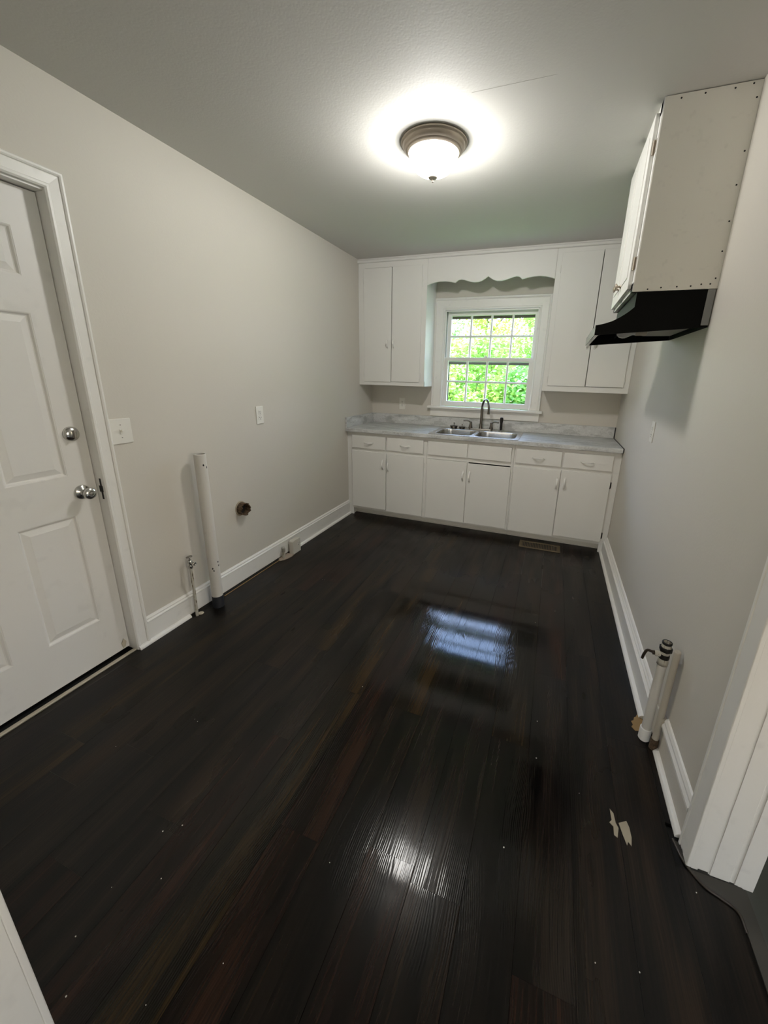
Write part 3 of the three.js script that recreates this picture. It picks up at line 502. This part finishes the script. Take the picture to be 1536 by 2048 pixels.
{ // black range hood
  const z0 = 1.375, z1 = 1.9876, t = thing('range_hood', 'black under-cabinet range hood on the right wall', 'range hood', [2.3, 1.63, 1.68]);
  const top = [[2.055, 1.667], [2.072, 1.67], [2.09, 1.674], [2.118, 1.683], [2.143, 1.696], [2.163, 1.709], [2.18, 1.722], [2.197, 1.738], [2.197, 1.796]];
  const prof = [[2.055, 1.625], ...top, [W - 0.006, 1.796], [W - 0.006, 1.652]];
  const sides = [z1 - 0.002, z0].map((z) => ext(poly(prof), 0.002).translate(0, 0, z));
  part('side_plate', sides[0], M.blackEnamel, t); part('side_plate', sides[1], M.blackEnamel, t);
  const sheet = [...top, ...top.slice().reverse().map(([x, y]) => [x + 0.0015, y - 0.0015])];
  part('canopy', [ext(poly(sheet), z1 - z0 - 0.004).translate(0, 0, z0 + 0.002), bx(2.2, W - 0.006, 1.7935, 1.796, z0 + 0.002, z1 - 0.002, 0)], M.blackEnamel, t);
  part('front_lip', [bx(2.0535, 2.0562, 1.625, 1.668, z0, z1, 0.0008), bx(2.0535, 2.07, 1.625, 1.627, z0, z1, 0.0006)], std([0.006, 0.006, 0.006], 0.16), t);
  part('back_plate', bx(W - 0.0055, W - 0.0035, 1.652, 1.796, z0, z1, 0), M.blackEnamel, t);
  part('inner_pan', [bx(2.2, W - 0.007, 1.7, 1.702, z0 + 0.003, z1 - 0.003, 0), bx(2.2, 2.202, 1.665, 1.735, z0 + 0.003, z1 - 0.003, 0)], M.blackEnamel, t);
  part('wall_flange', bx(W - 0.03, W - 0.003, 1.66, 1.797, z1, z1 + 0.0012, 0.0004), std([0.2, 0.2, 0.2], 0.4, { metalness: 0.7 }), t, 'bare metal strip along the wall');
  part('light_bulb', lathe([[0.0001, 0], [0.013, 0.001], [0.024, 0.012], [0.029, 0.028], [0.028, 0.04], [0.02, 0.058], [0.0135, 0.072], [0.0135, 0.085], [0.0001, 0.085]], 24).rotateZ(-Math.PI / 2).translate(2.18, 1.668, 1.66), std([0.6, 0.6, 0.58], 0.4), t, 'unlit white bulb under the hood');
  part('bulb_socket', cyl(0.018, 0.05, 18).rotateZ(Math.PI / 2).translate(2.29, 1.67, 1.66), M.beigePipe, t);
  part('filter', [bx(2.325, 2.465, 1.669, 1.676, 1.46, 1.88, 0.002), ...Array.from({ length: 14 }, (_, i) => bx(2.33, 2.46, 1.6665, 1.67, 1.475 + i * 0.029, 1.487 + i * 0.029, 0.001))], M.filter, t, 'grey ribbed grease filter');
}

// ------------------------------------------------------------------ ceiling light
{
  const X = 1.247, Z = 1.955, t = thing('ceiling_light', 'lit flush ceiling light with white glass dome and bronze rim', 'ceiling light', [X, H, Z]);
  part('rim', lathe([[0.0001, -0.0005], [0.152, -0.0005], [0.155, -0.006], [0.154, -0.011], [0.147, -0.013], [0.146, -0.018], [0.14, -0.028], [0.132, -0.035], [0.127, -0.037], [0.127, -0.041], [0.122, -0.042], [0.12, -0.046], [0.116, -0.046], [0.116, -0.03], [0.0001, -0.03]], 64).translate(X, H, Z), M.bronze, t);
  const gl = []; for (let k = 0; k <= 14; k++) { const a = k / 14 * Math.PI / 2; gl.push([Math.max(0.0001, 0.1145 * Math.pow(Math.cos(a), 0.78)), -0.04 - 0.093 * Math.sin(a)]); }
  part('glass_dome', lathe(gl, 48).translate(X, H, Z), M.glow, t);
  part('finial', lathe([[0.0001, -0.131], [0.019, -0.1315], [0.023, -0.137], [0.02, -0.1425], [0.008, -0.146], [0.0045, -0.15], [0.006, -0.154], [0.0045, -0.158], [0.0001, -0.16]], 24).translate(X, H, Z), std([0.6, 0.54, 0.46], 0.5), t);
  const lamp = new THREE.PointLight(new THREE.Color().setRGB(1, 0.985, 0.95), LAMP_LEVEL, 0, 2); lamp.name = 'lamp_glow';
  lamp.position.set(0, -0.063, 0); lamp.castShadow = true; lamp.shadow.radius = 3.6; t.add(lamp);
}

// ------------------------------------------------------------------ outlets and switch
function duplex(t, P, face) {                              // P(a, y, d): along the wall, up, out of the wall; plate 70 x 121 mm
  const plate = (a0, a1, y0, y1, d0, d1, r) => { const p = P(a0, y0, d0), q = P(a1, y1, d1); return bx(Math.min(p[0], q[0]), Math.max(p[0], q[0]), y0, y1, Math.min(p[2], q[2]), Math.max(p[2], q[2]), r); };
  const [ca, cy] = face;
  part('cover_plate', plate(ca - 0.035, ca + 0.035, cy - 0.0605, cy + 0.0605, 0, 0.0055, 0.0024), M.plastic, t);
  for (const s of [-1, 1]) {
    const r = part('receptacle', plate(ca - 0.0165, ca + 0.0165, cy + s * 0.0195 - 0.014, cy + s * 0.0195 + 0.014, 0.005, 0.0072, 0.001), M.plastic, t);
    part('slot', [plate(ca - 0.0078, ca - 0.0053, cy + s * 0.0195 - 0.001, cy + s * 0.0195 + 0.008, 0.007, 0.0076, 0), plate(ca + 0.0053, ca + 0.0078, cy + s * 0.0195, cy + s * 0.0195 + 0.0075, 0.007, 0.0076, 0), plate(ca - 0.003, ca + 0.003, cy + s * 0.0195 - 0.0095, cy + s * 0.0195 - 0.0045, 0.007, 0.0076, 0)], M.slot, r);
  }
  part('screw', plate(ca - 0.0025, ca + 0.0025, cy - 0.0025, cy + 0.0025, 0.005, 0.0066, 0.0008), M.satin, t);
}
duplex(thing('wall_outlet', 'white duplex outlet on the left wall, above the open pipe stub', 'outlet', [0, 1.137, 1.832]), (a, y, d) => [d, y, a], [1.832, 1.137]);
duplex(thing('wall_outlet', 'white duplex outlet on the back wall beneath the left wall cabinet', 'outlet', [0.363, 1.132, 0]), (a, y, d) => [a, y, d], [0.363, 1.132]);
duplex(thing('wall_outlet', 'white outlet plate on the right wall below the range hood', 'outlet', [W, 1.146, 1.41]), (a, y, d) => [W - d, y, a], [1.41, 1.146]);
{
  const t = thing('light_switch', 'white light switch plate on the left wall beside the door casing', 'switch', [0, 1.14, 2.787]);
  part('cover_plate', bx(0, 0.006, 1.081, 1.199, 2.735, 2.838, 0.0025), M.plastic, t);
  part('toggle', [bx(0.0058, 0.0075, 1.127, 1.153, 2.779, 2.793, 0.0006), bx(0.007, 0.019, 1.138, 1.148, 2.782, 2.79, 0.002)], M.plastic, t);
  for (const y of [1.11, 1.17]) part('screw', bx(0.0055, 0.0068, y - 0.0025, y + 0.0025, 2.7835, 2.7885, 0.0008), M.satin, t);
}

// ------------------------------------------------------------------ pipes and leftovers along the left wall
{
  const X = 0.082, Z = 2.435, t = thing('drain_pipe', 'tall open white-painted pipe standing by the left wall with dark collar', 'pipe', [X, 0, Z]);
  part('pipe_shaft', lathe([[0.0275, 0.975], [0.0275, 0.07], [0.032, 0.07], [0.0322, 0.5], [0.032, 0.972], [0.0305, 0.976], [0.0275, 0.975]], 32).translate(X, 0, Z), M.whitePipe, t);
  part('collar', lathe([[0.0335, 0.0005], [0.0335, 0.075], [0.031, 0.079], [0.0285, 0.079], [0.0285, 0.0005]], 32).translate(X, 0, Z), M.rubber, t, 'dark blue-black collar at the floor');
  const rd = rng(5);
  for (const [a, y] of [[0.15, 0.31], [0.25, 0.285], [-0.95, 0.275], [-0.8, 0.26], [0.35, 0.9], [-0.3, 0.915]]) {
    const n = 7, pts = []; for (let k = 0; k < n; k++) { const q = k / n * 6.283, r = 0.004 + rd() * 0.004; pts.push([r * Math.cos(q) * 0.7, r * Math.sin(q)]); }
    part('paint_chip', ext(poly(pts), 0.0006).rotateY(Math.PI / 2 + 0).translate(0.0319, 0, 0).rotateY(a).translate(X, y, Z), M.blackIron, t);
  }
}
{
  const X = 0.046, Z = 2.562, t = thing('supply_pipe', 'thin flaking supply pipe with a small chrome valve near the door', 'pipe', [X, 0, Z]);
  part('pipe_shaft', tube([[X, 0.0005, Z + 0.003], [X + 0.001, 0.1, Z + 0.002], [X, 0.2, Z], [X, 0.335, Z]], 0.0082, 20, 12), M.flakedPipe, t);
  part('valve_body', [lathe([[0.0001, 0], [0.012, 0], [0.012, 0.014], [0.009, 0.018], [0.0085, 0.03], [0.0135, 0.034], [0.0135, 0.046], [0.009, 0.052], [0.0001, 0.054]], 18).translate(X, 0.318, Z), cyl(0.007, 0.04, 14).rotateZ(Math.PI / 2).translate(X + 0.016, 0.352, Z)], M.chrome, t);
  part('outlet_ring', [new THREE.TorusGeometry(0.008, 0.003, 8, 18).rotateY(Math.PI / 2).translate(X + 0.036, 0.352, Z)], M.chrome, t);
  part('valve_handle', [cyl(0.004, 0.018, 10).translate(X, 0.378, Z), lathe([[0.0001, 0], [0.016, 0], [0.019, 0.003], [0.016, 0.007], [0.0001, 0.007]], 8).rotateZ(0.15).translate(X, 0.386, Z)], M.satin, t);
  part('foot_lump', new THREE.SphereGeometry(0.014, 10, 6).scale(1.3, 0.4, 1.2).translate(X + 0.004, 0.0045, Z - 0.02), M.paleWood, t);
}
{
  const Y = 0.53, Z = 2.09, t = thing('pipe_stub', 'broken rusty open pipe stub sticking out of the left wall', 'pipe', [0, Y, Z]);
  const n = 26, ring = (r, x, jag, s) => Array.from({ length: n }, (_, i) => { const a = i / n * 6.2832, j = jag ? (hash(i, s, 8) - 0.4) * jag : 0; return [x + j, Y + r * Math.sin(a), Z + r * Math.cos(a)]; });
  const e1 = ring(0.043, 0.044, 0.02, 1), e2 = ring(0.037, 0.043, 0.02, 1);
  part('stub_wall', [loft([ring(0.041, 0.0), ring(0.0425, 0.024), e1], true, true), loft([e1, e2], true, true), loft([e2, ring(0.037, 0.004)], true, true)], M.rust, t);
  part('dark_bore', cap(ring(0.0375, 0.005), true), M.slot, t);
  part('plaster_ring', new THREE.TorusGeometry(0.043, 0.006, 7, 30).scale(1, 1.06, 0.8).rotateY(Math.PI / 2).translate(0, Y, Z), M.chip, t, 'pale ragged plaster ring');
}
{ // outlet box on the baseboard with the cut-off stub beside it
  const t = thing('floor_outlet', 'cream surface outlet box standing against the left baseboard', 'outlet', [0.05, 0, 1.602]);
  const s = new THREE.Shape(); s.moveTo(1.556, 0.0); s.lineTo(1.648, 0.0); s.lineTo(1.648, 0.098); s.quadraticCurveTo(1.648, 0.112, 1.634, 0.112); s.lineTo(1.57, 0.112); s.quadraticCurveTo(1.556, 0.112, 1.556, 0.098); s.closePath();
  part('outlet_box', ext(s, 0.036, 0.003).rotateY(-Math.PI / 2).translate(0.0725, 0.0035, 0), std([0.6, 0.57, 0.5], 0.5), t);
  const f = part('receptacle', cyl(0.0175, 0.004, 24).rotateZ(Math.PI / 2).translate(0.0765, 0.075, 1.585), std([0.62, 0.6, 0.54], 0.4), t);
  part('slot', [bx(0.0784, 0.0792, 0.077, 0.087, 1.5765, 1.579, 0), bx(0.0784, 0.0792, 0.077, 0.086, 1.591, 1.5935, 0), bx(0.0784, 0.0792, 0.063, 0.069, 1.582, 1.588, 0)], M.slot, f);
  const p = thing('pipe_stub', 'short capped white pipe stub beside the floor outlet at the left baseboard', 'pipe', [0.047, 0, 1.74]);
  part('stub_shaft', lathe([[0.0001, 0.0005], [0.012, 0.0005], [0.012, 0.07], [0.0001, 0.07]], 18).translate(0.047, 0, 1.74), M.flakedPipe, p);
  part('cap', lathe([[0.0001, 0.06], [0.0145, 0.06], [0.015, 0.092], [0.013, 0.098], [0.0001, 0.1]], 18).translate(0.047, 0, 1.74), std([0.34, 0.33, 0.29], 0.5), p);
  const m = thing('mortar_patch', 'rough pinkish mortar patch on the floor beside the outlet box', 'patch', [0.05, 0, 1.71]);
  part('patch_body', ext(poly([[0.02, -1.66], [0.078, -1.655], [0.083, -1.69], [0.076, -1.73], [0.064, -1.765], [0.045, -1.79], [0.022, -1.77], [0.0145, -1.72]]), 0.004, 0.002).rotateX(-Math.PI / 2).translate(0, 0.0025, 0), M.mortar, m);
}
{ // floor register in front of the right base cabinet
  const t = thing('floor_register', 'brown slotted floor register in front of the base cabinets', 'vent', [1.949, 0, 0.663]);
  const x0 = 1.777, x1 = 2.122, z0 = 0.588, z1 = 0.742, y = 0.0045;
  part('frame', [bx(x0, x1, 0.0004, y, z0, z0 + 0.024, 0.0018), bx(x0, x1, 0.0004, y, z1 - 0.024, z1, 0.0018), bx(x0, x0 + 0.024, 0.0004, y, z0 + 0.02, z1 - 0.02, 0.0018), bx(x1 - 0.024, x1, 0.0004, y, z0 + 0.02, z1 - 0.02, 0.0018)], M.tan, t);
  part('well', bx(x0 + 0.02, x1 - 0.02, 0.0004, 0.001, z0 + 0.02, z1 - 0.02, 0), M.slot, t);
  for (let i = 0; i < 22; i++) { const x = x0 + 0.03 + i * (x1 - x0 - 0.06) / 21; part('slat', bx(x - 0.0028, x + 0.0028, 0.001, 0.004, z0 + 0.022, z1 - 0.022, 0), M.tan, t); }
}
// ------------------------------------------------------------------ right wall: gas pipe and riser
{
  const X = W - 0.048, Z = 2.516, t = thing('gas_pipe', 'white gas pipe with a worn brass shut-off valve by the right wall', 'pipe', [X, 0, Z]);
  part('pipe_shaft', lathe([[0.0001, 0.002], [0.017, 0.002], [0.017, 0.39], [0.0001, 0.39]], 24).translate(X, 0, Z), M.whitePipe, t);
  part('foot_sleeve', lathe([[0.0175, 0.006], [0.0215, 0.008], [0.0215, 0.058], [0.0195, 0.062], [0.0172, 0.062]], 24).translate(X, 0, Z), M.trim, t);
  part('valve_body', [lathe([[0.0001, 0.375], [0.0195, 0.375], [0.0205, 0.388], [0.0175, 0.398], [0.014, 0.41], [0.0165, 0.425], [0.0195, 0.432], [0.0195, 0.452], [0.0165, 0.458], [0.0165, 0.474], [0.012, 0.474], [0.012, 0.455], [0.0001, 0.455]], 8).translate(X, 0, Z), cyl(0.011, 0.026, 12).rotateZ(Math.PI / 2).translate(X - 0.02, 0.418, Z)], M.flakedPipe, t);
  part('valve_nut', [lathe([[0.0185, 0], [0.0225, 0.001], [0.0225, 0.018], [0.0185, 0.019]], 6).translate(X, 0.436, Z), lathe([[0.0145, 0], [0.0182, 0.002], [0.0185, 0.012], [0.0175, 0.022]], 16).translate(X, 0.402, Z), lathe([[0.0125, 0.001], [0.0172, 0.001], [0.0174, 0.009], [0.0125, 0.009]], 16).translate(X, 0.4665, Z)], M.blackIron, t);
  part('valve_handle', [tube([[X - 0.018, 0.418, Z], [X - 0.04, 0.418, Z - 0.004], [X - 0.055, 0.416, Z - 0.01], [X - 0.062, 0.398, Z - 0.012], [X - 0.066, 0.372, Z - 0.014]], 0.0052, 18, 8), cyl(0.0085, 0.012, 10).rotateZ(Math.PI / 2).translate(X - 0.034, 0.418, Z)], std([0.035, 0.022, 0.014], 0.5, { metalness: 0.4 }), t, 'dark bent lever');
  const r = thing('riser_pipe', 'beige-painted riser pipe between the gas pipe and the right wall', 'pipe', [W - 0.018, 0, 2.546]);
  part('riser_shaft', [lathe([[0.0001, 0.002], [0.0118, 0.002], [0.0118, 0.462], [0.0095, 0.47], [0.0001, 0.462]], 20).translate(W - 0.021, 0, 2.5515)], M.beigePipe, r);
  part('riser_foot', lathe([[0.0119, 0.002], [0.0155, 0.004], [0.0145, 0.05], [0.0119, 0.052]], 16).translate(W - 0.021, 0, 2.5515), M.rust, r);
}
// ------------------------------------------------------------------ scraps on the floor
{
  const flat = (name, label, pts, x, z) => { const t = thing(name, label, 'chip', [x, 0, z]); part('flake', ext(poly(pts.map(([a, b]) => [a, -b])), 0.001, 0.0004).rotateX(-Math.PI / 2).translate(0, 0.0012, 0), M.chip, t); return t; };
  flat('paint_chip', 'narrow pale paint chip on the dark floor near the right casing', [[2.27, 2.873], [2.28, 2.885], [2.283, 2.915], [2.29, 2.93], [2.283, 2.962], [2.274, 2.957], [2.275, 2.93], [2.264, 2.921], [2.272, 2.91]], 2.277, 2.92);
  flat('paint_chip', 'broad pale paint chip on the dark floor beside a narrow one', [[2.293, 2.912], [2.318, 2.896], [2.324, 2.915], [2.326, 2.945], [2.322, 2.972], [2.314, 2.962], [2.309, 2.975], [2.301, 2.947]], 2.31, 2.935);
  const spots = [[0.897, 3.631], [1.01, 3.566], [0.903, 3.476], [0.946, 3.441], [1.309, 3.634], [0.914, 3.733], [1.006, 3.807], [1.193, 3.75], [0.645, 3.122], [0.665, 3.126], [0.466, 3.329], [1.447, 3.356], [0.508, 1.908], [0.522, 1.905], [1.226, 2.697], [2.017, 2.59], [2.085, 1.675], [1.973, 1.853], [2.19, 3.297], [2.294, 3.275], [2.173, 2.854], [2.481, 3.035], [2.021, 2.77], [1.939, 3.123]];
  const rd = rng(77); let first = null;
  spots.forEach(([x, z], i) => {
    if (!first) {
      const v = []; for (let k = 0; k < 6; k++) { const q = k / 6 * 6.283; v.push([Math.cos(q) * (0.0022 + 0.001 * hash(k, 3, 9)), Math.sin(q) * (0.0018 + 0.0012 * hash(k, 5, 9))]); }
      first = part('paint_fleck', ext(poly(v), 0.0012).rotateX(-Math.PI / 2), M.fleck);
      tag(first, 'tiny pale paint fleck lying on the dark floorboards', 'fleck', 'pale flecks scattered on the dark floor');
    }
    const f = i ? first.clone() : first; if (i) { f.name = numbered('paint_fleck'); scene.add(f); }
    f.position.set(x, 0.0004, z); f.rotation.y = rd() * 6; const s = 0.35 + rd() * 0.5; f.scale.set(s, 1, s);
  });
}
// ------------------------------------------------------------------ outside the window
{
  const lawn = part('lawn', new THREE.CylinderGeometry(45, 45, 0.1, 40).translate(0, -0.4, 0), M.lawn); lawn.userData.kind = 'structure';
  struct('added_bounce_slab', [bx(5.7, 30, -0.4, -0.3, -12, 30, 0), bx(-20, 5.7, -0.4, -0.3, 7.4, 30, 0)], std([0.42, 0.4, 0.37], 0.9));  // added slab outside, bounces neutral daylight into the unseen windows
  const leafG = (() => { const v = [0, 0, 0, 0.5, 0.06, 0.55, 0, 0.0, 1, 0, 0, 0, 0, 0, 1, -0.5, 0.06, 0.55]; const g = new THREE.BufferGeometry(); g.setAttribute('position', new THREE.Float32BufferAttribute(v, 3)); g.computeVertexNormals(); return g; })();
  const leafM = [[0.34, 0.56, 0.11], [0.43, 0.59, 0.11], [0.27, 0.52, 0.15]].map((c) => std(c, 0.7, { transmission: 0.45, thickness: 0, side: THREE.DoubleSide }));
  function tree(name, label, x, z, h, cr, y0, count, leaf, mi, seed) {
    const rd = rng(seed), t = thing(name, label, name === 'shrub' ? 'shrub' : 'tree', [x, -0.36, z]);
    const stems = [], tips = [];
    const n = name === 'shrub' ? 7 : 12;
    if (name !== 'shrub') stems.push(taper([[x, -0.36, z], [x + 0.1 * (rd() - 0.5), h * 0.3, z], [x + 0.3 * (rd() - 0.5), h * 0.62, z + 0.2 * (rd() - 0.5)], [x, h * 0.92, z]], 0.035 * h * 0.6, 0.01));
    for (let i = 0; i < n; i++) {
      const a = i * 2.4 + rd(), s = name === 'shrub' ? 0 : 0.15 + 0.7 * i / n, ys = name === 'shrub' ? -0.36 : h * s, r = cr * (0.55 + 0.45 * rd()) * (name === 'shrub' ? 0.7 : 1 - 0.45 * s), yt = name === 'shrub' ? h * (0.6 + 0.4 * rd()) : Math.min(h, ys + r * 0.75);
      const p = [[x, ys, z], [x + Math.cos(a) * r * 0.5, (ys + yt) / 2 + 0.1, z + Math.sin(a) * r * 0.5], [x + Math.cos(a) * r, yt, z + Math.sin(a) * r]];
      stems.push(taper(p, name === 'shrub' ? 0.018 : 0.03, 0.005)); tips.push(p);
    }
    part(name === 'shrub' ? 'stems' : 'trunk', stems, M.bark, t);
    const im = new THREE.InstancedMesh(leafG, leafM[mi], count), q = new THREE.Object3D(); im.name = 'foliage'; im.userData.kind = 'stuff'; im.castShadow = im.receiveShadow = true;
    const clumps = []; for (const p of tips) for (let k = 0; k < 5; k++) { const f = 0.35 + 0.7 * rd(); clumps.push([x + (p[2][0] - x) * f + (rd() - 0.5) * cr * 0.5, p[0][1] + (p[2][1] - p[0][1]) * f + (rd() - 0.3) * cr * 0.5, z + (p[2][2] - z) * f + (rd() - 0.5) * cr * 0.5, 0.16 + 0.3 * rd()]); }
    for (let i = 0; i < count; i++) {
      const c = clumps[Math.floor(rd() * clumps.length)], u = rd() * 6.283, w = Math.acos(2 * rd() - 1), r = c[3] * Math.cbrt(rd()) * 1.25;
      q.position.set(c[0] + r * Math.sin(w) * Math.cos(u) - x, Math.max(y0, c[1] + r * 0.8 * Math.cos(w)) + 0.36, c[2] + r * Math.sin(w) * Math.sin(u) - z);
      q.rotation.set((rd() - 0.5) * 2.2, rd() * 6.283, (rd() - 0.5) * 1.6); q.scale.setScalar(leaf * (0.6 + 0.8 * rd())); q.updateMatrix(); im.setMatrixAt(i, q.matrix);
    }
    t.add(im);
  }
  function taper(p, r0, r1) { const g = tube(p, 1, 10, 6), c = new THREE.CatmullRomCurve3(p.map((a) => new THREE.Vector3(...a))), pos = g.attributes.position; for (let i = 0; i <= 10; i++) { const o = c.getPointAt(i / 10), r = r0 + (r1 - r0) * i / 10; for (let k = 0; k <= 6; k++) { const j = i * 7 + k; pos.setXYZ(j, o.x + (pos.getX(j) - o.x) * r, o.y + (pos.getY(j) - o.y) * r, o.z + (pos.getZ(j) - o.z) * r); } } g.computeVertexNormals(); return g; }
  const S = 'shrub', T = 'leafy_tree';
  tree(S, 'bright yellow-green shrub seen low through the left window panes', 0.1, -4.2, 1.8, 1.2, -0.3, 9500, 0.075, 1, 1);
  tree(S, 'fresh green shrub seen low through the middle window panes', 1.0, -4.9, 1.9, 1.3, -0.3, 9500, 0.075, 0, 2);
  tree(S, 'blue-green shrub seen low through the right window panes', 1.9, -4.4, 1.8, 1.2, -0.3, 9000, 0.078, 2, 3);
  tree(S, 'green shrub outside at the far left, low behind the leftmost window panes', -1.5, -5.4, 1.6, 1.2, -0.3, 4400, 0.068, 0, 4);
  tree(T, 'slender green tree outside, left in the upper window panes', -2.2, -9.0, 4.4, 1.7, 0.6, 7200, 0.075, 2, 5);
  tree(T, 'airy yellow-green tree outside, in the middle of the upper panes', -0.4, -10.2, 4.6, 1.7, 0.6, 6000, 0.082, 1, 6);
  tree(T, 'loose green tree outside, at the right in the upper window panes', 1.3, -8.6, 4.0, 1.5, 0.6, 6400, 0.075, 0, 7);
  tree(T, 'full green tree mostly out of view right of the window, placed to block sky and tint its light green', 4.5, -3.2, 6.0, 2.4, 0.2, 15000, 0.1, 2, 12);  // mostly out of view; screens the sky so the cabinet side turns greener
  tree(S, 'broad yellow-green hedge bush standing behind the shrubs outside the window', -0.7, -6.9, 2.3, 1.6, -0.3, 12000, 0.085, 1, 13);
  tree(S, 'broad green hedge bush behind the shrubs, further right outside the window', 1.7, -7.2, 2.3, 1.5, -0.3, 12000, 0.085, 0, 14);
}
renderer.render(scene, camera);
